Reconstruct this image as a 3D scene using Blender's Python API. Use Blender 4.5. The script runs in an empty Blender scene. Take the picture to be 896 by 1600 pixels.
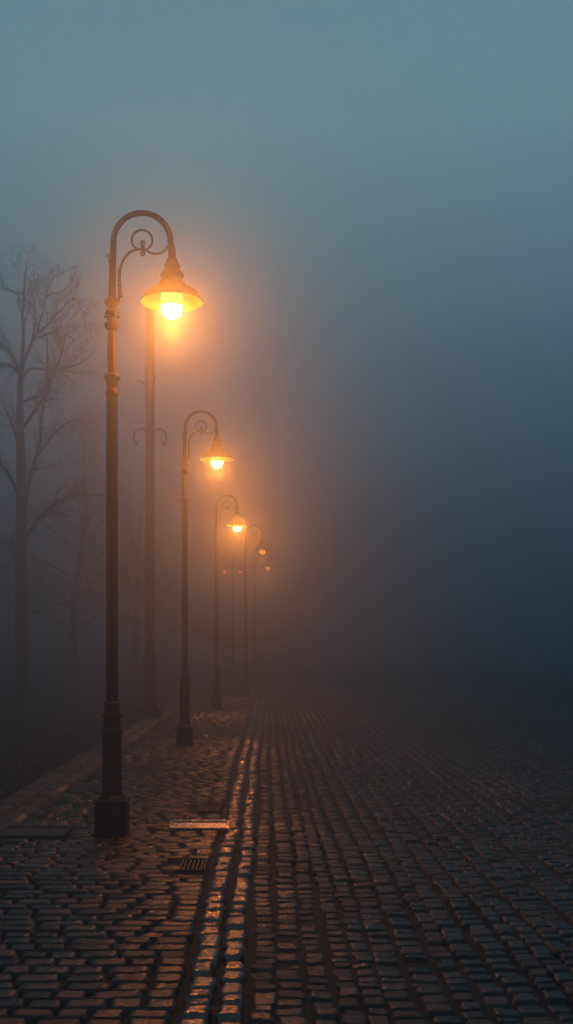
import bpy, math, random
import numpy as np
from mathutils import Vector, Matrix

R = math.radians
random.seed(11)
rng = np.random.default_rng(11)
scene = bpy.context.scene
COL = scene.collection
CAMH = 1.6

# ------------------------------------------------------------------ helpers
def link(o, parent=None):
    COL.objects.link(o)
    if parent is not None:
        o.parent = parent
    return o

def tag(o, label=None, cat=None, group=None, kind=None):
    if label: o['label'] = label
    if cat: o['category'] = cat
    if group: o['group'] = group
    if kind: o['kind'] = kind
    return o

def empty(name, loc=(0, 0, 0), rz=0.0):
    o = bpy.data.objects.new(name, None)
    o.empty_display_size = 0.2
    o.location = loc
    o.rotation_euler = (0, 0, rz)
    return link(o)

class MB:
    """collects shapes and links them as one mesh"""
    def __init__(s): s.v, s.f, s.sm = [], [], []
    def add(s, v, f, smooth=True):
        b = len(s.v)
        s.v += [tuple(p) for p in v]
        s.f += [tuple(b + i for i in q) for q in f]
        s.sm += [smooth] * len(f)
    def lathe(s, prof, n=24, cx=0., cy=0., rad=None, smooth=True, cap=True, tilt=None):
        v, f = [], []
        for r, z in prof:
            for k in range(n):
                a = 2 * math.pi * k / n
                rr = r * (rad(a, z) if rad else 1)
                v.append((cx + rr * math.cos(a), cy + rr * math.sin(a), z))
        m = len(prof)
        for i in range(m - 1):
            for k in range(n):
                k2 = (k + 1) % n
                f.append((i * n + k, i * n + k2, (i + 1) * n + k2, (i + 1) * n + k))
        if cap:
            f.append(tuple(range(n - 1, -1, -1)))
            f.append(tuple((m - 1) * n + k for k in range(n)))
        s.add(v, f, smooth)
    def tube(s, pts, rads, n=10, cap=True):
        P = [Vector(p) for p in pts]
        if not hasattr(rads, '__len__'): rads = [rads] * len(P)
        v, f = [], []
        nrm = None
        for i, p in enumerate(P):
            t = (P[min(i + 1, len(P) - 1)] - P[max(i - 1, 0)]).normalized()
            if nrm is None:
                up = Vector((0, 1, 0)) if abs(t.y) < .9 else Vector((1, 0, 0))
                nrm = (up - t * up.dot(t)).normalized()
            else:
                nrm = (nrm - t * nrm.dot(t)).normalized()
            b = t.cross(nrm)
            for k in range(n):
                a = 2 * math.pi * k / n
                v.append(p + (nrm * math.cos(a) + b * math.sin(a)) * rads[i])
        for i in range(len(P) - 1):
            for k in range(n):
                k2 = (k + 1) % n
                f.append((i * n + k, (i + 1) * n + k, (i + 1) * n + k2, i * n + k2))
        if cap:
            f.append(tuple(range(n))); f.append(tuple((len(P) - 1) * n + k for k in range(n - 1, -1, -1)))
        s.add(v, f)
    def box(s, c, h, bev=0.0, top=1.0):
        cx, cy, cz = c; hx, hy, hz = h
        def ring(k, z, b):
            x, y = hx * k - 0, hy * k
            return [(cx + x, cy - y + b, z), (cx + x, cy + y - b, z), (cx + x - b, cy + y, z), (cx - x + b, cy + y, z),
                    (cx - x, cy + y - b, z), (cx - x, cy - y + b, z), (cx - x + b, cy - y, z), (cx + x - b, cy - y, z)]
        b = max(bev, 1e-4)
        v = ring(1, cz - hz, b) + ring(1, cz + hz - b, b) + ring(1 - b / max(hx, b * 1.01) * .9, cz + hz, b)
        if top != 1.0:
            v = ring(1, cz - hz, b) + ring(top, cz + hz - b, b) + ring(top * (1 - b / hx * .9), cz + hz, b)
        f = [tuple(range(7, -1, -1))]
        for i in range(2):
            for k in range(8):
                k2 = (k + 1) % 8
                f.append((i * 8 + k, i * 8 + k2, (i + 1) * 8 + k2, (i + 1) * 8 + k))
        f.append(tuple(16 + k for k in range(8)))
        s.add(v, f, False)
    def ball(s, c, r, n=10, m=7, sc=(1, 1, 1)):
        v, f = [], []
        for i in range(m + 1):
            t = math.pi * i / m
            for k in range(n):
                a = 2 * math.pi * k / n
                v.append((c[0] + r * sc[0] * math.sin(t) * math.cos(a), c[1] + r * sc[1] * math.sin(t) * math.sin(a), c[2] - r * sc[2] * math.cos(t)))
        for i in range(m):
            for k in range(n):
                k2 = (k + 1) % n
                f.append((i * n + k, i * n + k2, (i + 1) * n + k2, (i + 1) * n + k))
        s.add(v, f)
    def build(s, name, mat, parent=None):
        me = bpy.data.meshes.new(name)
        me.from_pydata(s.v, [], s.f)
        me.polygons.foreach_set('use_smooth', s.sm)
        me.materials.append(mat)
        me.validate(); me.update()
        return link(bpy.data.objects.new(name, me), parent)

# ------------------------------------------------------------------ materials
def mat_new(name):
    m = bpy.data.materials.new(name); m.use_nodes = True
    nt = m.node_tree
    return m, nt, nt.nodes['Principled BSDF']

def N(nt, t, **kw):
    n = nt.nodes.new(t)
    for k, v in kw.items():
        if k in n.inputs.keys(): n.inputs[k].default_value = v
        else: setattr(n, k, v)
    return n

def ramp(nt, stops):
    n = nt.nodes.new('ShaderNodeValToRGB')
    e = n.color_ramp.elements
    while len(e) < len(stops): e.new(.5)
    for el, (p, c) in zip(e, stops):
        el.position = p; el.color = (*c, 1) if len(c) == 3 else c
    return n

def grey(x): return (x, x, x)

def metal_paint(name, base, base2, rough=(.32, .6), scale=9, coat=0.0):
    m, nt, b = mat_new(name)
    L = nt.links.new
    tc = N(nt, 'ShaderNodeTexCoord')
    n1 = N(nt, 'ShaderNodeTexNoise', Scale=scale, Detail=6, Roughness=.6)
    n2 = N(nt, 'ShaderNodeTexNoise', Scale=70., Detail=4)
    L(tc.outputs['Object'], n1.inputs['Vector']); L(tc.outputs['Object'], n2.inputs['Vector'])
    r = ramp(nt, [(.35, base), (.7, base2)])
    L(n1.outputs['Fac'], r.inputs['Fac']); L(r.outputs['Color'], b.inputs['Base Color'])
    rr = ramp(nt, [(.3, grey(rough[0])), (.7, grey(rough[1]))])
    L(n1.outputs['Fac'], rr.inputs['Fac']); L(rr.outputs['Color'], b.inputs['Roughness'])
    bp = N(nt, 'ShaderNodeBump', Strength=.25, Distance=.004)
    L(n2.outputs['Fac'], bp.inputs['Height']); L(bp.outputs['Normal'], b.inputs['Normal'])
    b.inputs['Specular IOR Level'].default_value = .12
    return m

M_IRON = metal_paint('lamp_paint', (.006, .008, .011), (.012, .012, .014))
M_IRON2 = metal_paint('lamp_paint_worn', (.012, .011, .012), (.028, .02, .018), rough=(.4, .7))
M_POST = metal_paint('weathered_post', (.03, .03, .032), (.06, .055, .055), rough=(.6, .85))
M_COVER = metal_paint('cast_iron_cover', (.38, .35, .32), (.55, .5, .46), rough=(.2, .36), scale=20)
M_COVER.node_tree.nodes['Principled BSDF'].inputs['Metallic'].default_value = .90
M_DRAIN = metal_paint('dark_iron_drain', (.03, .03, .032), (.06, .055, .05), rough=(.35, .6), scale=20)

m, nt, b = mat_new('sooty_enamel')
nz = N(nt, 'ShaderNodeTexNoise', Scale=14., Detail=5)
r = ramp(nt, [(.3, (.09, .075, .06)), (.8, (.16, .14, .12))])
nt.links.new(nz.outputs['Fac'], r.inputs['Fac']); nt.links.new(r.outputs['Color'], b.inputs['Base Color'])
b.inputs['Roughness'].default_value = .45
M_ENAMEL = m

def glow_mat(name, col, strength):
    m = bpy.data.materials.new(name); m.use_nodes = True
    nt = m.node_tree; nt.nodes.clear()
    e = N(nt, 'ShaderNodeEmission'); e.inputs['Color'].default_value = (*col, 1); e.inputs['Strength'].default_value = strength
    o = N(nt, 'ShaderNodeOutputMaterial')
    nt.links.new(e.outputs[0], o.inputs['Surface'])
    return m
LAMP_COL = (1.0, .245, .022)
M_BULB = glow_mat('lit_glass_bowl', LAMP_COL, 540.)
M_NECK = glow_mat('lit_glass_neck', (1.0, .50, .13), 1.8)
M_FAR_BOWL = [glow_mat('fog_tuned_bowl', LAMP_COL, k) for k in (1150., 4., 3.)]  # far bowl glow set by hand: third boosted, last two dimmed to mimic fog
M_TWIN = glow_mat('dim_lantern_glow', (1.0, .2, .1), 2.5)

def bark_mat():
    m, nt, b = mat_new('wet_bark'); L = nt.links.new
    tc = N(nt, 'ShaderNodeTexCoord'); mp = N(nt, 'ShaderNodeMapping'); mp.inputs['Scale'].default_value = (9, 9, 2)
    n1 = N(nt, 'ShaderNodeTexNoise', Scale=3., Detail=8, Roughness=.7)
    L(tc.outputs['Object'], mp.inputs['Vector']); L(mp.outputs['Vector'], n1.inputs['Vector'])
    r = ramp(nt, [(.3, (.05, .045, .042)), (.75, (.13, .115, .10))])
    L(n1.outputs['Fac'], r.inputs['Fac']); L(r.outputs['Color'], b.inputs['Base Color'])
    bp = N(nt, 'ShaderNodeBump', Strength=.8, Distance=.02)
    L(n1.outputs['Fac'], bp.inputs['Height']); L(bp.outputs['Normal'], b.inputs['Normal'])
    b.inputs['Roughness'].default_value = .8
    return m
M_BARK = bark_mat()

def stone_mat(name, c0, c1, c2, wet=.5, rlo=.16, rhi=.6, bump=.5):
    m, nt, b = mat_new(name); L = nt.links.new
    at = N(nt, 'ShaderNodeAttribute'); at.attribute_name = 'stone_rand'
    tc = N(nt, 'ShaderNodeTexCoord')
    n1 = N(nt, 'ShaderNodeTexNoise', Scale=26., Detail=7, Roughness=.65)
    n2 = N(nt, 'ShaderNodeTexNoise', Scale=1.3, Detail=5, Roughness=.6)
    n3 = N(nt, 'ShaderNodeTexNoise', Scale=140., Detail=3, Roughness=.6)
    for n in (n1, n2, n3): L(tc.outputs['Object'], n.inputs['Vector'])
    r = ramp(nt, [(0., c0), (.5, c1), (1., c2)])
    L(at.outputs['Fac'], r.inputs['Fac'])
    mx = N(nt, 'ShaderNodeMix', data_type='RGBA', blend_type='MULTIPLY')
    r1 = ramp(nt, [(.3, grey(.55)), (.72, grey(1.25))])
    L(n1.outputs['Fac'], r1.inputs['Fac'])
    mx.inputs[0].default_value = 1
    L(r.outputs['Color'], mx.inputs[6]); L(r1.outputs['Color'], mx.inputs[7])
    L(mx.outputs[2], b.inputs['Base Color'])
    # wetness: large patches + per stone + fine
    a1 = N(nt, 'ShaderNodeMath', operation='MULTIPLY_ADD'); a1.inputs[1].default_value = .35; a1.inputs[2].default_value = -.17
    L(at.outputs['Fac'], a1.inputs[0])
    a2 = N(nt, 'ShaderNodeMath', operation='ADD'); L(n2.outputs['Fac'], a2.inputs[0]); L(a1.outputs[0], a2.inputs[1])
    a3 = N(nt, 'ShaderNodeMath', operation='MULTIPLY_ADD'); a3.inputs[1].default_value = .5; L(n1.outputs['Fac'], a3.inputs[0]); L(a2.outputs[0], a3.inputs[2])
    rr = ramp(nt, [(wet, grey(rlo)), (wet + .3, grey(rhi))])
    L(a3.outputs[0], rr.inputs['Fac']); L(rr.outputs['Color'], b.inputs['Roughness'])
    ad = N(nt, 'ShaderNodeMath', operation='MULTIPLY_ADD'); ad.inputs[1].default_value = .25
    L(n3.outputs['Fac'], ad.inputs[0]); L(n1.outputs['Fac'], ad.inputs[2])
    bp = N(nt, 'ShaderNodeBump', Strength=bump, Distance=.012)
    L(ad.outputs[0], bp.inputs['Height']); L(bp.outputs['Normal'], b.inputs['Normal'])
    b.inputs['Specular IOR Level'].default_value = .35
    return m
M_ROAD = stone_mat('granite_setts', (.009, .011, .015), (.023, .024, .029), (.055, .053, .056), wet=.62, rlo=.22, rhi=.7, bump=.4)
M_PAVE = stone_mat('pavement_setts', (.008, .009, .011), (.021, .02, .022), (.048, .043, .043), wet=.72, rlo=.2, rhi=.6, bump=.35)
M_KERB = stone_mat('wet_kerb_setts', (.016, .015, .016), (.028, .025, .026), (.045, .04, .038), wet=.72, rlo=.17, rhi=.42, bump=.22)
kb = M_KERB.node_tree.nodes['Principled BSDF']; kb.inputs['Specular IOR Level'].default_value = 1.
M_SLAB = stone_mat('edge_slabs', (.022, .024, .027), (.036, .037, .04), (.055, .054, .056), wet=.5, rlo=.35, rhi=.75)

def dirt_mat(name, c0, c1, rough=.85, scale=6.):
    m, nt, b = mat_new(name); L = nt.links.new
    tc = N(nt, 'ShaderNodeTexCoord')
    n1 = N(nt, 'ShaderNodeTexNoise', Scale=scale, Detail=9, Roughness=.7)
    L(tc.outputs['Object'], n1.inputs['Vector'])
    r = ramp(nt, [(.3, c0), (.75, c1)])
    L(n1.outputs['Fac'], r.inputs['Fac']); L(r.outputs['Color'], b.inputs['Base Color'])
    bp = N(nt, 'ShaderNodeBump', Strength=.7, Distance=.03)
    L(n1.outputs['Fac'], bp.inputs['Height']); L(bp.outputs['Normal'], b.inputs['Normal'])
    b.inputs['Roughness'].default_value = rough
    return m
M_JOINT = dirt_mat('wet_joint_dirt', (.004, .004, .005), (.012, .011, .010), .8, 30.)
M_FAR = dirt_mat('far_setts', (.006, .007, .009), (.022, .023, .026), .95, 7.)
M_FAR.node_tree.nodes['Principled BSDF'].inputs['Specular IOR Level'].default_value = .05
M_GRASS = dirt_mat('dark_verge_soil', (.004, .006, .005), (.012, .014, .010), .95, 3.)
M_BLADE = dirt_mat('grass_blades', (.008, .012, .007), (.02, .026, .014), .8, 3.)

# ------------------------------------------------------------------ ground sheets
def sheet(name, rects, mat, z, kind='structure', label=None):
    me = bpy.data.meshes.new(name)
    v, f = [], []
    for x0, y0, x1, y1 in rects:
        b0 = len(v); v += [(x0, y0, z), (x1, y0, z), (x1, y1, z), (x0, y1, z)]; f.append((b0, b0 + 1, b0 + 2, b0 + 3))
    me.from_pydata(v, [], f); me.materials.append(mat)
    o = link(bpy.data.objects.new(name, me)); o['kind'] = kind
    return o

EX = 118.0
EDGE = -2.70
# curve of the kerb line: lateral shift of everything paved against the road
def kx(y):
    y = np.asarray(y, float)
    base = -.345 + .035 * np.exp(-np.maximum(y - 4.2, -3.) / 2.6) - .012 * np.sin(y * .55)
    far = .0016 * np.maximum(y - 24., 0) ** 2
    return base + np.minimum(far, .9)

# ------------------------------------------------------------------ stones
def stones(name, cx, cy, hw, hl, ang, z, dome, mat, n, kind='structure', tilt=.035, skirt=.035, rough_edge=.14, flat=.55):
    """all stones of one paved surface as one mesh: domed, rounded, jittered setts"""
    cx, cy, hw, hl, ang, z = [np.asarray(a, float) for a in (cx, cy, hw, hl, ang, z)]
    S = len(cx)
    t = np.linspace(-1, 1, n)
    # denser sampling at the edges
    t = np.sign(t) * np.abs(t) ** .72
    U, V = np.meshgrid(t, t, indexing='ij')
    U = U.ravel(); V = V.ravel()
    # round corners
    k = .13
    Ux = U * (1 - k * V ** 4); Vx = V * (1 - k * U ** 4)
    e = np.maximum(np.abs(U), np.abs(V))
    prof = 1 - np.clip((e - flat) / (1 - flat), 0, 1) ** 2.2         # 1 in the middle, 0 at rim
    # per stone low frequency outline wobble
    th = np.arctan2(V, U)
    ph = rng.uniform(0, 6.28, (S, 3)); am = rng.normal(0, 1, (S, 3)) * rough_edge * np.array([.5, .38, .3])
    wob = 1 + sum(am[:, i:i + 1] * np.sin((i + 2) * th[None] + ph[:, i:i + 1]) for i in range(3)) * e[None] ** 2
    lx = Ux[None] * hw[:, None] * wob
    ly = Vx[None] * hl[:, None] * wob
    ca, sa = np.cos(ang)[:, None], np.sin(ang)[:, None]
    X = cx[:, None] + lx * ca - ly * sa
    Y = cy[:, None] + lx * sa + ly * ca
    tx = rng.normal(0, tilt, (S, 1)); ty = rng.normal(0, tilt, (S, 1))
    dm = dome * rng.uniform(.6, 1.3, (S, 1))
    lump = rng.normal(0, .0016, (S, n * n)) * prof[None]
    Z = z[:, None] + tx * lx + ty * ly + dm * (prof[None] - 1) + lump
    Z -= (e > .99)[None] * skirt
    verts = np.stack([X, Y, Z], -1).reshape(-1, 3)
    ii = np.arange(n - 1)
    A = (ii[:, None] * n + ii[None]).ravel()
    quad = np.stack([A, A + n, A + n + 1, A + 1], -1)
    faces = (quad[None] + (np.arange(S) * n * n)[:, None, None]).reshape(-1, 4)
    me = bpy.data.meshes.new(name)
    me.vertices.add(len(verts)); me.vertices.foreach_set('co', verts.astype(np.float32).ravel())
    me.loops.add(faces.size); me.loops.foreach_set('vertex_index', faces.astype(np.int32).ravel())
    me.polygons.add(len(faces)); me.polygons.foreach_set('loop_start', (np.arange(len(faces)) * 4).astype(np.int32))
    me.polygons.foreach_set('use_smooth', np.ones(len(faces), bool))
    at = me.attributes.new('stone_rand', 'FLOAT', 'POINT')
    at.data.foreach_set('value', np.repeat(rng.random(S), n * n).astype(np.float32))
    me.update(); me.validate()
    me.materials.append(mat)
    return me

def join_meshes(name, meshes, mat, kind='structure'):
    if len(meshes) == 1:
        me = meshes[0]
    else:
        import bmesh
        bm = bmesh.new()
        for m_ in meshes: bm.from_mesh(m_)
        me = bpy.data.meshes.new(name); bm.to_mesh(me); bm.free()
        me.materials.append(mat)
    o = link(bpy.data.objects.new(name, me)); o['kind'] = kind
    return o

def undul(x, y):
    return (.014 * np.sin(x * 1.3 + 1.1 + .6 * np.sin(y * .37)) * np.sin(y * .9 + x * .4) + .008 * np.sin(x * 3.1 + y * 1.7)) * np.exp(-np.maximum(y - 6., 0) / 9.)

def split_build(name, recs, mat, dome, near=9., ns=(9, 6, 4), **kw):
    a = np.array(recs)
    out = []
    for lo, hi, n in ((-99, near, ns[0]), (near, 17, ns[1]), (17, 999, ns[2])):
        s = a[(a[:, 1] >= lo) & (a[:, 1] < hi)]
        if len(s): out.append(stones(name, *s.T, dome, mat, n, **kw))
    return join_meshes(name, out, mat)

# road: small setts in uneven rows, each a little wider than long
rec = []
ROWS = []
y = 1.4
while y < 41: 
    l = random.choice([.10, .115, .125, .13, .14, .155]) * random.uniform(.95, 1.05); ROWS.append((y, l)); y += l
x = .0
off0 = .222
off = 0.
while x < 7.2:
    w = random.choice([.115, .125, .135, .145, .16]) * random.uniform(.95, 1.05)
    off = off * .6 + random.gauss(0, .035)
    wav_p, wav_a = random.uniform(0, 6), random.uniform(.006, .016)
    carry = 0.
    for (ry, l) in ROWS:
        if ry > 40.: break
        dl = random.gauss(0, .010)
        l2 = l + dl - carry; y0 = ry + carry; carry = dl
        if random.random() < .02: continue_gap = .03
        else: continue_gap = 0.
        xc = x + w / 2 + wav_a * math.sin(ry * 1.1 + wav_p) + random.gauss(0, .006)
        X = xc + float(kx(ry)) * math.exp(-x * .25) + off0 + (-.33) * (1 - math.exp(-x * .25))
        if X < .42 * ry + 1.2 and random.random() > .003:
            Yc = y0 + l2 / 2 + off + .025 * math.sin(x * 2.3) + .04 * math.sin(x * .8 + ry * .5)
            rec.append((X, Yc, (w - .007 - continue_gap) / 2 * random.uniform(.92, 1.03), (l2 - .010) / 2 * random.uniform(.93, 1.03),
                        random.gauss(0, .05), float(undul(X, Yc)) + random.gauss(0, .0045) - (.012 if random.random() < .03 else 0)))
    x += w
road = split_build('road', rec, M_ROAD, .010, flat=.66, rough_edge=.16)

# pavement: running bond courses laid across the walk
rec = []
y = 1.6
row = 0
COVERS = [(-.60, 8.84, .27, .14), (-.535, 7.25, .095, .20), (-.575, 9.75, .12, .23), (-2.02, 8.62, .36, .27)]
LAMP1 = (-1.305, 8.5)
while y < 40:
    l = random.uniform(.105, .132)
    xr = float(kx(y)) - .078
    x = xr - random.uniform(.0, .022)
    slope = .02 * math.sin(y * .7)
    while x > -2.2:
        w = random.choice([.15, .17, .2, .23, .27]) * random.uniform(.94, 1.06)
        X = x - w / 2; Yc = y + l / 2 + slope * (X + 1.3) + random.gauss(0, .003)
        ok = all(abs(X - c[0]) > c[2] + .06 or abs(Yc - c[1]) > c[3] + .045 for c in COVERS)
        if abs(X - LAMP1[0]) < .12 and abs(Yc - LAMP1[1]) < .1: ok = False
        if ok and X - w / 2 > -2.25:
            rec.append((X, Yc, (w - .006) / 2 * random.uniform(.975, 1.01), (l - .008) / 2 * random.uniform(.95, 1.02),
                        random.gauss(0, .018), .012 + float(undul(X, Yc)) * .7 + random.gauss(0, .0022)))
        x -= w
    y += l
pave = split_build('pavement', rec, M_PAVE, .006, flat=.74, rough_edge=.05, tilt=.02)

# edge slabs
rec = []
for (xa, xb) in ((-2.69, -2.47), (-2.46, -2.23)):
    y = 1.6 + random.uniform(0, .3)
    while y < 40:
        l = random.uniform(.42, .62)
        rec.append(((xa + xb) / 2, y + l / 2, (xb - xa - .012) / 2, (l - .014) / 2, random.gauss(0, .004), .016 + random.gauss(0, .002)))
        y += l
slab = split_build('pavement_edge', rec, M_SLAB, .006, rough_edge=.03, tilt=.006)

# kerb: two rows of larger worn wet setts
rec = []
for (xa, xb, zz) in ((-.062, .062, .022), (.088, .205, .012)):
    y = 1.5
    while y < 40:
        l = random.choice([.11, .14, .16, .19, .23]) * random.uniform(.92, 1.1)
        Yc = y + l / 2
        X = float(kx(Yc)) + (xa + xb) / 2 + .010 * math.sin(y * 1.7 + xa * 9) + random.gauss(0, .005)
        sl = float(kx(Yc + .1) - kx(Yc - .1)) / .2
        rec.append((X, Yc, (xb - xa) / 2 * random.uniform(.9, 1.06), (l - .022) / 2, math.atan(-sl) + random.gauss(0, .05),
                    zz + random.gauss(0, .006)))
        y += l
kerb = split_build('kerb', rec, M_KERB, .017, tilt=.045, flat=.5, rough_edge=.2, ns=(12, 8, 5))

# the bed under the setts and the surrounding ground
bed = sheet('road_bed', [(EDGE, -1, 8.6, 39.9)], M_JOINT, -.026)
far_rd = sheet('far_road', [(EDGE, 39.9, 30, EX - 4), (7.9, -30, 30, 39.9), (EDGE, -30, 7.9, -1)], M_FAR, -.004)
m2 = bpy.data.meshes.new('ground')
g = [(-EX, -EX, -.16), (EX, -EX, -.16), (EX, EX, -.16), (-EX, EX, -.16)]
m2.from_pydata(g, [], [(0, 1, 2, 3)]); m2.materials.append(M_GRASS)
ground = link(bpy.data.objects.new('ground', m2)); ground['kind'] = 'structure'
# the retaining face of the raised walk
mb = MB(); mb.add([(EDGE, -30, -.15), (EDGE, EX - 4, -.15), (EDGE, EX - 4, .004), (EDGE, -30, .004), (EDGE + .03, -30, .004), (EDGE + .03, EX - 4, .004)],
                  [(0, 1, 2, 3), (3, 2, 5, 4)], False)
pe = mb.build('pavement_side', M_SLAB); pe['kind'] = 'structure'

# verge grass: uneven blades along the walk (nobody could count it)
mb = MB()
gv, gf = [], []
for i in range(9000):
    yy = 3 + 24 * random.random() ** 1.2
    xx = EDGE - .01 - abs(random.gauss(0, 1.)) * (0.5 + .06 * yy)
    hgt = random.uniform(.05, .15); a = random.uniform(0, 6.28); wd = random.uniform(.003, .006)
    dx, dy = math.cos(a), math.sin(a); ln = random.uniform(.02, .07)
    b0 = len(gv)
    gv += [(xx - dy * wd, yy + dx * wd, -.165), (xx + dy * wd, yy - dx * wd, -.165), (xx + dx * ln * .4 + dy * wd * .7, yy + dy * ln * .4 - dx * wd * .7, -.16 + hgt * .6), (xx + dx * ln * .4 - dy * wd * .7, yy + dy * ln * .4 + dx * wd * .7, -.16 + hgt * .6), (xx + dx * ln, yy + dy * ln, -.16 + hgt)]
    gf += [(b0, b0 + 1, b0 + 2, b0 + 3), (b0 + 3, b0 + 2, b0 + 4)]
mb.add(gv, gf, False)
o = mb.build('grass', M_BLADE); tag(o, 'dark short grass on the verge beyond the pavement edge', 'grass', kind='stuff')

# ------------------------------------------------------------------ street lamp
SPOT_W, SPOT_DEG = 150., 178.
SPOT_GAIN = [1., 1.1, 1.0, 2., 1.6]  # spot power per lamp, raised on the last two to add warm fog glow
HX = .498            # horizontal offset of the lamp head from the pole
def flute(nf, depth):
    return lambda a, z: 1 - depth * (0.5 + 0.5 * math.cos(nf * a)) ** 2

def arc(cx, cz, r, a0, a1, n, y=0.):
    return [(cx + r * math.cos(R(a0 + (a1 - a0) * i / n)), y, cz + r * math.sin(R(a0 + (a1 - a0) * i / n))) for i in range(n + 1)]

def make_lamp():
    root = empty('street_lamp')
    # plinth
    b = MB(); b.box((0, 0, .135), (.13, .13, .135), .02)
    b.box((0, 0, .287), (.135, .135, .017), .014)
    b.lathe([(.122, .302), (.112, .318), (.092, .334), (.088, .345)], 8, smooth=False)
    b.build('plinth', M_IRON, root)
    # lower column with its mouldings
    b = MB()
    b.lathe([(.084, .345), (.080, .37), (.079, .80), (.081, .835)], 48, rad=flute(12, .06))
    b.lathe([(.085, .835), (.088, .845), (.088, .862), (.080, .872), (.072, .90), (.068, .94), (.072, .975), (.080, .985), (.080, .998),
             (.066, 1.008), (.062, 1.04), (.064, 1.07), (.071, 1.085), (.071, 1.097), (.056, 1.107)], 28)
    b.build('lower_column', M_IRON, root)
    # main shaft
    b = MB()
    b.lathe([(.0505, 1.10), (.0500, 1.13), (.0465, 3.63), (.0465, 3.66)], 48, rad=flute(10, .09))
    b.build('shaft', M_IRON, root)
    b = MB()
    b.lathe([(.048, 3.645), (.056, 3.66), (.056, 3.672), (.046, 3.685), (.044, 3.72), (.052, 3.76), (.064, 3.785), (.069, 3.79), (.069, 3.81),
             (.058, 3.822), (.044, 3.832)], 28)
    b.build('collar', M_IRON2, root)
    b = MB()
    b.lathe([(.0390, 3.83), (.0375, 3.86), (.0370, 4.16), (.0385, 4.185)], 40, rad=flute(8, .1))
    b.build('upper_shaft', M_IRON2, root)
    b = MB()
    b.lathe([(.039, 4.185), (.046, 4.195), (.060, 4.215), (.064, 4.232), (.060, 4.245), (.042, 4.25), (.040, 4.30), (.046, 4.315), (.052, 4.335),
             (.052, 4.345), (.036, 4.352), (.038, 4.37), (.050, 4.395), (.062, 4.412), (.064, 4.428), (.050, 4.434), (.050, 4.45), (.034, 4.456)], 28)
    for k in range(6):
        a = k * math.pi / 3
        b.ball((.052 * math.cos(a), .052 * math.sin(a), 4.30), .012, 8, 5)
        b.ball((.052 * math.cos(a), .052 * math.sin(a), 4.33), .009, 8, 5)
    b.build('collar', M_IRON2, root)
    # crook: tapering tube into the arch
    b = MB()
    ra = HX / 2 - .012
    czA = 4.925
    cxA = .012 + ra
    pts = [(0, 0, 4.45), (.002, 0, 4.6), (.006, 0, 4.75), (.010, 0, 4.86)] + arc(cxA, czA, ra, 180, 0, 30) + [(HX, 0, 4.86), (HX, 0, 4.80), (HX, 0, 4.76)]
    n = len(pts)
    rd = [.031, .030, .0285, .027] + [.0255 - .002 * math.sin(math.pi * i / 30) for i in range(31)] + [.026, .027, .028]
    b.tube(pts, rd, 16)
    b.lathe([(.029, 4.77), (.031, 4.775), (.031, 4.87), (.027, 4.878)], 18, cx=HX)
    b.build('crook', M_IRON, root)
    # scroll bracket inside the arch
    b = MB()
    def P(zx, zy):            # shape drawn from the crook's outline, in metres from the pole axis
        return ((zx - 213) / 704.0, 0, 4.232 + (735 - zy) / 704.0 * 1.0 + .0)
    path = [P(252, 590), P(256, 520), P(256, 450), P(262, 400), P(275, 365), P(300, 325), P(330, 302), P(362, 292), P(395, 292)]
    b.tube(path, [.008, .010, .0115, .0115, .011, .011, .0105, .010, .010], 10)
    c = P(388, 240); rr = 60 / 704.0
    circ = arc(c[0], c[2], rr, -118, -118 - 330, 34)
    b.tube(circ, .0095, 10)
    path = [P(412, 296), P(435, 312), P(465, 321), P(495, 316), P(520, 302), P(538, 280), P(546, 262)]
    b.tube(path, .0095, 10)
    b.build('scroll', M_IRON, root)
    b = MB()
    for (px, py, r_, s) in ((393, 256, .024, (1, .7, 1.0)), (393, 285, .021, (.9, .7, 1.3)), (393, 316, .023, (.9, .7, 1.1)), (402, 262, .012, (1, .7, 1)), (398, 302, .012, (1.2, .7, .8))):
        q = P(px, py); b.ball(q, r_, 12, 8, s)
    b.build('scroll_clasp', M_IRON, root)
    # small curls at the bracket foot and on the pole's outer side
    b = MB()
    q = P(262, 560); b.tube(arc(q[0], q[2], .017, 0, 340, 16), .007, 8)
    q = P(258, 540); b.tube(arc(q[0], q[2], .010, 0, 340, 12), .005, 8)
    for py in (415, 432, 450, 475, 500): q = P(247, py); b.ball(q, .009, 8, 6, (.8, .6, 1))
    b.tube([P(256, 450), P(262, 500), P(264, 545), P(252, 600)], [.006, .009, .009, .004], 8)
    q = P(188, 330); b.tube(arc(q[0], q[2], .013, -60, 250, 14), .005, 8)
    b.tube([P(190, 345), P(200, 375), P(204, 400)], [.006, .008, .005], 8)
    b.build('curl', M_IRON, root)
    # lamp head: stepped neck
    b = MB()
    zt = 4.785
    b.lathe([(.030, zt), (.046, zt - .012), (.052, zt - .03), (.044, zt - .040), (.064, zt - .052), (.068, zt - .072), (.056, zt - .082),
             (.070, zt - .10), (.082, zt - .118), (.095, zt - .130), (.098, zt - .15), (.080, zt - .160), (.088, zt - .18), (.100, zt - .195), (.118, zt - .222),
             (.128, zt - .238), (.132, zt - .25), (.124, zt - .258)], 36, cx=HX, cap=True)
    for k in range(8):
        a = k * math.pi / 4 + .2; b.ball((HX + .122 * math.cos(a), .122 * math.sin(a), zt - .236), .012, 8, 5)
    b.build('lamp_neck', M_IRON2, root)
    # shade, real thickness: outer metal shell
    b = MB()
    out = [(.118, zt - .250), (.152, zt - .256), (.186, zt - .268), (.210, zt - .284), (.226, zt - .304), (.235, zt - .322), (.248, zt - .342), (.262, zt - .358)]
    inn = [(r_ - .005, z_ - .007) for r_, z_ in reversed(out)]
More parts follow.
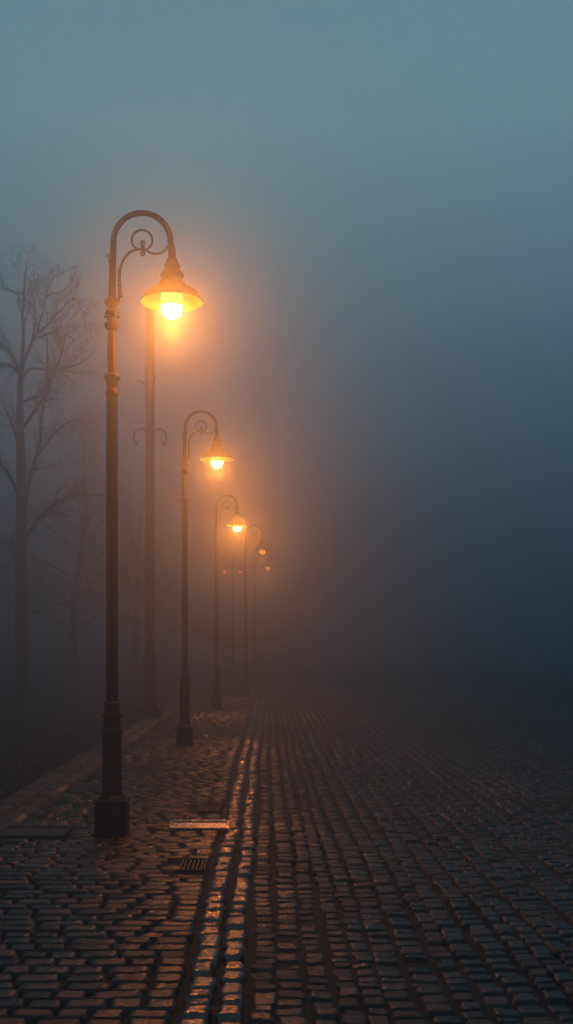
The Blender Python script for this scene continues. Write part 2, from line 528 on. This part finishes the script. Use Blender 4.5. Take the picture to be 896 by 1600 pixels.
    b.lathe(out + [(.2635, zt - .362), (.260, zt - .3665)] + inn, 56, cx=HX, cap=False)
    b.build('lamp_shade', M_IRON2, root)
    b = MB()
    b.lathe([(r_ - .007, z_ - .0095) for r_, z_ in reversed(out)] + [(.02, zt - .262)], 56, cx=HX, cap=False)
    b.build('reflector', M_ENAMEL, root)
    # glass
    b = MB()
    zg = zt - .405
    b.lathe([(.088, zt - .272), (.0915, zt - .29), (.0915, zg)], 32, cx=HX, cap=False)
    b.build('glass_neck', M_NECK, root)
    b = MB()
    b.lathe([(.0905, zg)] + [(.0905 * math.cos(R(t)), zg - .094 * math.sin(R(t))) for t in range(12, 85, 12)] + [(.012, zg - .094)], 20, cx=HX)
    b.build('light_bulb', M_BULB, root)
    # the lamp throws its light mostly downwards
    ld = bpy.data.lights.new('lamp_light', 'SPOT'); ld.energy = SPOT_W; ld.color = LAMP_COL; ld.shadow_soft_size = .06
    ld.spot_size = R(SPOT_DEG); ld.spot_blend = 1.0
    lo = link(bpy.data.objects.new('lamp_light', ld), root); lo.location = (HX, 0, zg - .175)
    return root

def copy_tree(o, parent=None):
    c = o.copy(); COL.objects.link(c); c.parent = parent
    for ch in list(o.children): copy_tree(ch, c)
    return c

lamp = make_lamp()
LAMPS = [(-1.305, 8.5, 'tall dark lamp post with curled arm, largest and nearest of the row'),
         (-1.303, 15.8, 'lit hooked lamp post, second along the pavement and standing past the big one'),
         (-1.27, 24.8, 'faint lit lamp post, third in the row, with its arm still readable in fog'),
         (-.70, 31.0, 'lamp reduced to a small orange glow, fourth of the row, pole nearly lost in fog'),
         (-.55, 38.0, 'farthest lamp of the row, nearly swallowed by fog, a dim smudge just below the fourth')]
for i, (x, y, lab) in enumerate(LAMPS):
    o = lamp if i == 0 else copy_tree(lamp)
    o.location = (x, y, .004 if i < 3 else -.02)
    o.rotation_euler = (0, 0, [0, .03, -.04, .05, 0][i])
    if i >= 2:
        for ch in o.children:
            if ch.name.startswith('light_bulb'):
                ch.material_slots[0].link = 'OBJECT'; ch.material_slots[0].material = M_FAR_BOWL[i - 2]
            if ch.name.startswith('lamp_light'):
                ch.data = ch.data.copy(); ch.data.energy = SPOT_W * SPOT_GAIN[i]
    tag(o, lab, 'street lamp', 'lit lamp posts along the pavement')

# twin lantern post far off
tw = empty('twin_lamp_post', (-1.5, 42., -.02)); tag(tw, 'slim post with two small reddish lights side by side, deep in the fog', 'street lamp')
b = MB(); b.box((0, 0, .2), (.13, .13, .2), .02); b.lathe([(.09, .4), (.06, .5), (.05, 4.7), (.035, 5.0), (.012, 5.15)], 16); b.build('pole', M_IRON, tw)
for s in (-1, 1):
    b = MB(); b.tube([(0, 0, 4.62), (s * .15, 0, 4.78), (s * .28, 0, 4.78), (s * .33, 0, 4.68)], [.02, .018, .016, .014], 8); b.build('arm', M_IRON, tw)
    b = MB(); b.lathe([(.02, 4.70), (.05, 4.66), (.12, 4.60), (.14, 4.57), (.12, 4.57)], 20, cx=s * .33); b.build('lamp_shade', M_IRON, tw)
    b = MB(); b.lathe([(.075, 4.565), (.07, 4.51), (.045, 4.47), (.01, 4.455)], 14, cx=s * .33); b.build('light_bulb', M_TWIN, tw)

# tall thick unlit post with scroll brackets
tp = empty('tall_post', (-2.56, 22.0, .004)); tag(tp, 'thick unlit post with small scroll brackets fading into fog, left of the second lamp', 'post')
b = MB(); b.box((0, 0, .10), (.24, .24, .10), .02); b.box((0, 0, .22), (.20, .20, .02), .012); b.build('plinth', M_SLAB, tp)
b = MB(); b.lathe([(.165, .24), (.165, .30), (.135, .34), (.128, 1.2), (.14, 1.24), (.14, 1.30), (.116, 1.34), (.110, 3.0), (.100, 5.4), (.092, 8.82), (.102, 8.84), (.102, 8.9), (.06, 8.96)], 36, rad=flute(12, .05)); b.build('shaft', M_POST, tp)
for s in (-1, 1):
    b = MB()
    cx_, cz_ = s * .25, 5.96
    b.tube([(s * .07, 0, 6.10), (s * .15, 0, 6.18), (s * .25, 0, 6.18), (s * .33, 0, 6.11), (s * .36, 0, 6.00), (s * .33, 0, 5.90), (s * .27, 0, 5.90), (s * .25, 0, 5.96)], [.022, .022, .02, .02, .02, .02, .016, .014], 8)
    b.ball((s * .30, 0, 5.86), .035, 10, 7)
    b.build('scroll', M_POST, tp)
b = MB(); b.tube([(-.06, 0, 7.16), (-.14, 0, 7.15), (-.22, 0, 7.22), (-.32, 0, 7.21)], [.04, .03, .022, .014], 8); b.tube([(.06, 0, 7.22), (.10, 0, 7.26), (.12, 0, 7.34)], [.03, .022, .012], 8)
b.build('bracket', M_POST, tp)

# ------------------------------------------------------------------ covers set in the pavement
def ribbed_cover(name, c, hw, hl, z, label, mat, tilt=0.):
    root = empty(name, (c[0], c[1], z)); root.rotation_euler = (tilt, 0, 0); tag(root, label, 'cover')
    b = MB()
    t = .018
    b.box((0, -hl + t / 2, .004), (hw, t / 2, .014), .003); b.box((0, hl - t / 2, .004), (hw, t / 2, .014), .003)
    b.box((-hw + t / 2, 0, .004), (t / 2, hl - t - .001, .014), .003); b.box((hw - t / 2, 0, .004), (t / 2, hl - t - .001, .014), .003)
    b.build('rim', mat, root)
    b = MB(); b.box((0, 0, -.006), (hw - t - .002, hl - t - .002, .012), .002)
    nx, ny = int((hw - t) * 2 / .024), int((hl - t) * 2 / .03)
    for i in range(nx):
        for j in range(ny):
            px = -hw + t + .012 + i * (2 * (hw - t) - .0) / nx; py = -hl + t + .015 + j * (2 * (hl - t)) / ny
            s = 1 if (i + j) % 2 else -1
            dx, dy = .009, .007 * s
            v = [(px - dx, py - dy, .0055), (px + .003, py - .004 * s, .0055), (px + dx, py + dy, .0055), (px - .003, py + .004 * s, .0055), (px, py, .0078)]
            b.add(v, [(0, 1, 4), (1, 2, 4), (2, 3, 4), (3, 0, 4)], True)
    b.build('plate', mat, root)
    return root

def slot_drain(name, c, hw, hl, z, label, mat):
    root = empty(name, (c[0], c[1], z)); tag(root, label, 'drain')
    b = MB(); t = .014
    b.box((0, -hl + t / 2, 0), (hw, t / 2, .016), .003); b.box((0, hl - t / 2, 0), (hw, t / 2, .016), .003)
    b.box((-hw + t / 2, 0, 0), (t / 2, hl - t - .001, .016), .003); b.box((hw - t / 2, 0, 0), (t / 2, hl - t - .001, .016), .003)
    b.build('rim', mat, root)
    b = MB(); n = max(3, int(hw * 2 / .03))
    for i in range(1, n):
        x_ = -hw + 2 * hw * i / n
        b.box((x_, 0, -.002), (.0065, hl - t - .002, .012), .002)
    b.build('grating', mat, root)
    return root

ribbed_cover('cover_plate', COVERS[0][:2], .255, .13, .017, 'small ribbed metal plate shining orange in the pavement beside the kerb', M_COVER, tilt=R(5.))
slot_drain('drain_grate', COVERS[1][:2], .09, .19, .02, 'narrow slotted drain by the kerb on the near side of the shining plate', M_DRAIN)
slot_drain('drain_grate', COVERS[2][:2], .11, .21, .02, 'narrow slotted drain by the kerb just beyond the shining plate', M_DRAIN)
ribbed_cover('access_cover', COVERS[3][:2], .33, .22, -.003, 'dark rectangular access cover in the paving left of the nearest lamp base', M_DRAIN)

# ------------------------------------------------------------------ trees
def px(x, y, d):   # outline of the near tree, laid out at its own distance
    return Vector(((x - 421) / 1600 * d, d, CAMH + (1004 - y) / 1600 * d))

def grow(mb, p, d, length, r, lvl, maxl, rnd, up=.15, spread=45, seg=6, kids=(4, 7)):
    pts = [p.copy()]; rads = [r]
    step = length / seg
    dirs = []
    for i in range(seg):
        d = (d + Vector((rnd.gauss(0, .12), rnd.gauss(0, .12), rnd.gauss(0, .08) + up * .35))).normalized()
        p = p + d * step
        pts.append(p.copy()); rads.append(r * (1 - .8 * (i + 1) / seg)); dirs.append(d.copy())
    rads[-1] = max(rads[-1], .0035)
    mb.tube(pts, rads, 7 if lvl < 2 else 4 if lvl < 3 else 3, cap=False)
    if lvl >= maxl: return
    nk = rnd.randint(*kids)
    for k in range(nk):
        t = rnd.uniform(.25, .97) * seg
        i = min(int(t), seg - 1); q = pts[i].lerp(pts[i + 1], t - i)
        dd = dirs[i]
        ax = dd.cross(Vector((rnd.gauss(0, 1), rnd.gauss(0, 1), rnd.gauss(0, 1)))).normalized()
        nd = (Matrix.Rotation(R(rnd.uniform(.55, 1.15) * spread), 3, ax) @ dd)
        L = length * rnd.uniform(.32, .62) * (1.1 - .5 * t / seg)
        grow(mb, q, nd, L, max(.0055, rads[i] * .62), lvl + 1, maxl, rnd, up, spread, max(3, seg - 1), kids)

# near tree, follows the limbs one can read in the photograph
D = 25.5
rootp = px(35, 1132, D); rootp.z = -.16
tA = empty('bare_tree', (rootp.x, rootp.y, -.16))
tag(tA, 'bare tree with the clearest trunk and forked top, at the picture edge on the verge', 'tree', 'bare trees in the fog')
rnd = random.Random(5)
def loc(x, y, dy): v = px(x, y, D + dy) - Vector((rootp.x, rootp.y, -.16)); v.z *= .965; return v
tm = MB()
tr = [(35, 1136, 0), (36, 1060, 0), (35, 960, .05), (33, 860, .0), (34, 780, .05), (33, 700, 0), (31, 630, 0), (32, 580, 0), (36, 545, 0)]
P0 = [loc(*t) for t in tr]; P0[0].z = -.02
tm.tube(P0, [.26, .19, .17, .15, .13, .11, .09, .072, .062], 14, cap=False)
tm.build('trunk', M_BARK, tA)
cm = MB()
limbs = [([(34, 560), (37, 500), (36, 475), (38, 440), (40, 405), (43, 393)], .045, -.2),
         ([(37, 545), (50, 515), (58, 500), (63, 480), (69, 455), (75, 430), (87, 402)], .04, .3),
         ([(50, 512), (55, 480), (54, 450), (50, 425), (47, 412)], .028, .8),
         ([(58, 501), (75, 485), (90, 468), (110, 445), (121, 440)], .026, -.7),
         ([(50, 511), (80, 498), (100, 488), (119, 482)], .026, .5),
         ([(31, 562), (22, 540), (12, 524), (-8, 512), (-25, 500)], .045, -.6),
         ([(31, 566), (15, 550), (-10, 546), (-40, 540)], .038, .6),
         ([(36, 572), (48, 557), (75, 558), (100, 556), (125, 548), (148, 528)], .036, -.5),
         ([(37, 436), (20, 431), (0, 424), (-18, 412)], .018, .4),
         ([(72, 440), (82, 434), (98, 431), (108, 423)], .016, -.4),
         ([(33, 612), (48, 605), (62, 600), (72, 585), (82, 562), (92, 550)], .034, .7),
         ([(34, 655), (50, 632), (62, 612), (73, 596), (77, 580), (74, 560), (74, 520), (74, 500)], .045, -1.0),
         ([(76, 584), (86, 562), (94, 540), (100, 522), (101, 500)], .026, -1.3),
         ([(35, 800), (44, 745), (56, 702), (64, 668), (67, 620), (73, 590)], .06, 1.0),
         ([(57, 700), (80, 668), (104, 645), (130, 640), (165, 652)], .035, 1.4),
         ([(34, 770), (15, 730), (-10, 700), (-40, 690)], .05, -.8),
         ([(34, 690), (20, 650), (8, 620), (-12, 590)], .04, .8),
         ([(36, 840), (60, 800), (95, 770), (140, 760), (180, 768)], .05, -1.0),
         ([(36, 880), (10, 840), (-20, 825)], .05, .8)]
for pl, r0, dy in limbs:
    n = len(pl)
    pts = [loc(x, y, dy * i / (n - 1)) for i, (x, y) in enumerate(pl)]
    # smooth
    sm = []
    for i in range(n - 1):
        p0 = pts[max(i - 1, 0)]; p1 = pts[i]; p2 = pts[i + 1]; p3 = pts[min(i + 2, n - 1)]
        for k in range(4):
            t = k / 4
            sm.append(.5 * ((2 * p1) + (p2 - p0) * t + (2 * p0 - 5 * p1 + 4 * p2 - p3) * t * t + (3 * p1 - p0 - 3 * p2 + p3) * t ** 3))
    sm.append(pts[-1])
    K = len(sm); r0 *= 1.25
    rad = [max(.004, r0 * (1 - .82 * i / (K - 1))) for i in range(K)]
    cm.tube(sm, rad, 8, cap=False)
    for j in range(rnd.randint(12, 17)):
        i = rnd.randint(int(K * .25), K - 2)
        d = (sm[i + 1] - sm[i]).normalized()
        ax = d.cross(Vector((rnd.gauss(0, 1), rnd.gauss(0, 1), rnd.gauss(0, 1)))).normalized()
        nd = Matrix.Rotation(R(rnd.uniform(30, 60)), 3, ax) @ d
        grow(cm, sm[i].copy(), nd, rnd.uniform(.4, .85), rad[i] * .5, 2, 4, rnd, .12, 42, 5, (3, 5))
cm.build('crown', M_BARK, tA)

def tree(x, y, h, r, seed, label, lean=0., low=.28, spread=58, up=.10):
    rnd = random.Random(seed)
    root = empty('bare_tree', (x, y, -.16)); tag(root, label, 'tree', 'bare trees in the fog')
    tmb, cmb = MB(), MB()
    n = 12; pts = []; rd = []
    p = Vector((0, 0, -.02)); d = Vector((lean, 0, 1)).normalized()
    for i in range(n + 1):
        pts.append(p.copy()); rd.append(r * (1.35 if i == 0 else 1) * (1 - .86 * i / n))
        d = (d + Vector((rnd.gauss(0, .05), rnd.gauss(0, .05), .03))).normalized(); p = p + d * h / n
    tmb.tube(pts, rd, 12, cap=False)
    tmb.build('trunk', M_BARK, root)
    for k in range(30):
        t = (low + (1 - low) * (k + rnd.random()) / 30) * n
        i = min(int(t), n - 1); q = pts[i].lerp(pts[i + 1], t - i)
        a = k * 2.4 + rnd.uniform(-.5, .5)
        el = R(rnd.uniform(5, 40) + 30 * t / n)
        nd = Vector((math.cos(a) * math.cos(el), math.sin(a) * math.cos(el), math.sin(el)))
        grow(cmb, q, nd, h * rnd.uniform(.3, .5) * (1.15 - .75 * t / n), rd[i] * .42, 1, 3, rnd, up, spread, 7, (6, 9))
    cmb.build('crown', M_BARK, root)
    return root
tree(-7.1, 37., 9.4, .2, 3, 'low spreading bare tree whose fine twigs reach behind the nearest lamp pole', lean=.02, low=.2, up=.05)
tree(-12., 35., 10.2, .2, 8, 'bare tree cut by the picture edge, behind the clearest trunk', low=.25)
tree(-5.4, 41., 8.4, .17, 21, 'faint bare tree between the nearest lamp pole and the tall unlit post', low=.2, up=.03)

# ------------------------------------------------------------------ haze
HZ_TOP = 11.6
mz = bpy.data.materials.new('fog_air'); mz.use_nodes = True
nt = mz.node_tree; nt.nodes.clear()
pv = N(nt, 'ShaderNodeVolumePrincipled'); pv.inputs['Color'].default_value = (.5, .6, .69, 1)
pv.inputs['Density'].default_value = .051; pv.inputs['Anisotropy'].default_value = .90
oo = N(nt, 'ShaderNodeOutputMaterial'); nt.links.new(pv.outputs[0], oo.inputs['Volume'])
hx = EX + 4
hb = bpy.data.meshes.new('haze')
z0, z1 = -1.2, HZ_TOP
hb.from_pydata([(-hx, -hx, z0), (hx, -hx, z0), (hx, hx, z0), (-hx, hx, z0), (-hx, -hx, z1), (hx, -hx, z1), (hx, hx, z1), (-hx, hx, z1)], [],
               [(3, 2, 1, 0), (4, 5, 6, 7), (0, 1, 5, 4), (1, 2, 6, 5), (2, 3, 7, 6), (3, 0, 4, 7)])
hb.materials.append(mz)
hz = link(bpy.data.objects.new('haze', hb)); tag(hz, 'dense dusk fog filling the street', 'haze', kind='stuff')

# ------------------------------------------------------------------ sky and sun (dusk, overcast)
SUN_EL, SUN_AZ = R(4), R(200)
w = bpy.data.worlds.new('World'); scene.world = w; w.use_nodes = True
nt = w.node_tree; nt.nodes.clear(); L = nt.links.new
sk = N(nt, 'ShaderNodeTexSky'); sk.sky_type = 'NISHITA'; sk.sun_disc = False; sk.sun_elevation = SUN_EL; sk.sun_rotation = SUN_AZ
sk.air_density = 1.4; sk.dust_density = 2.0
tcw = N(nt, 'ShaderNodeTexCoord'); sep = N(nt, 'ShaderNodeSeparateXYZ'); L(tcw.outputs['Generated'], sep.inputs[0])
rw = ramp(nt, [(0., (.24, .32, .46)), (.25, (.24, .34, .45)), (.45, (.53, .80, .84)), (.56, (.44, .67, .72)), (.75, (.34, .52, .58)), (1., (.2, .3, .35))])
L(sep.outputs['Z'], rw.inputs['Fac'])
mxw = N(nt, 'ShaderNodeMix', data_type='RGBA', blend_type='MIX'); mxw.inputs[0].default_value = .8
skm = N(nt, 'ShaderNodeMix', data_type='RGBA', blend_type='MULTIPLY'); skm.inputs[0].default_value = 1.; skm.inputs[7].default_value = (.9, 1., .8, 1)
L(sk.outputs[0], skm.inputs[6]); L(skm.outputs[2], mxw.inputs[6]); 
rws = N(nt, 'ShaderNodeMix', data_type='RGBA', blend_type='MULTIPLY'); rws.inputs[0].default_value = 1.; rws.inputs[7].default_value = (5.6,6.9,7.1,1)
L(rw.outputs[0], rws.inputs[6]); L(rws.outputs[2], mxw.inputs[7])
bg = N(nt, 'ShaderNodeBackground'); bg.inputs['Strength'].default_value = .09
L(mxw.outputs[2], bg.inputs['Color'])
ow = N(nt, 'ShaderNodeOutputWorld'); L(bg.outputs[0], ow.inputs['Surface'])

sl = bpy.data.lights.new('sun', 'SUN'); sl.energy = .12; sl.angle = R(20); sl.color = (1, .93, .84)
so = link(bpy.data.objects.new('sun', sl))
so.rotation_euler = (R(90) - SUN_EL, 0, R(180) - SUN_AZ)

# ------------------------------------------------------------------ camera
cd = bpy.data.cameras.new('camera'); cam = link(bpy.data.objects.new('camera', cd))
cam.location = (0, 0, CAMH); cam.rotation_euler = (R(90), 0, 0)
cd.sensor_fit = 'VERTICAL'; cd.sensor_height = 36; cd.lens = 36
cd.shift_y = 204 / 1600; cd.shift_x = 27 / 1600
cd.clip_end = 1000; cd.clip_start = .05
scene.camera = cam

scene.render.engine = 'CYCLES'
c = scene.cycles
c.use_denoising = True
try: c.denoiser = 'OPENIMAGEDENOISE'
except Exception: pass
c.max_bounces = 8; c.diffuse_bounces = 3; c.glossy_bounces = 3; c.volume_bounces = 3; c.transmission_bounces = 2
c.sample_clamp_indirect = 4.0
c.caustics_reflective = False; c.caustics_refractive = False
c.use_light_tree = True
vs = scene.view_settings
vs.view_transform = 'Standard'; vs.look = 'None'; vs.exposure = 0; vs.gamma = 1; vs.use_curve_mapping = False
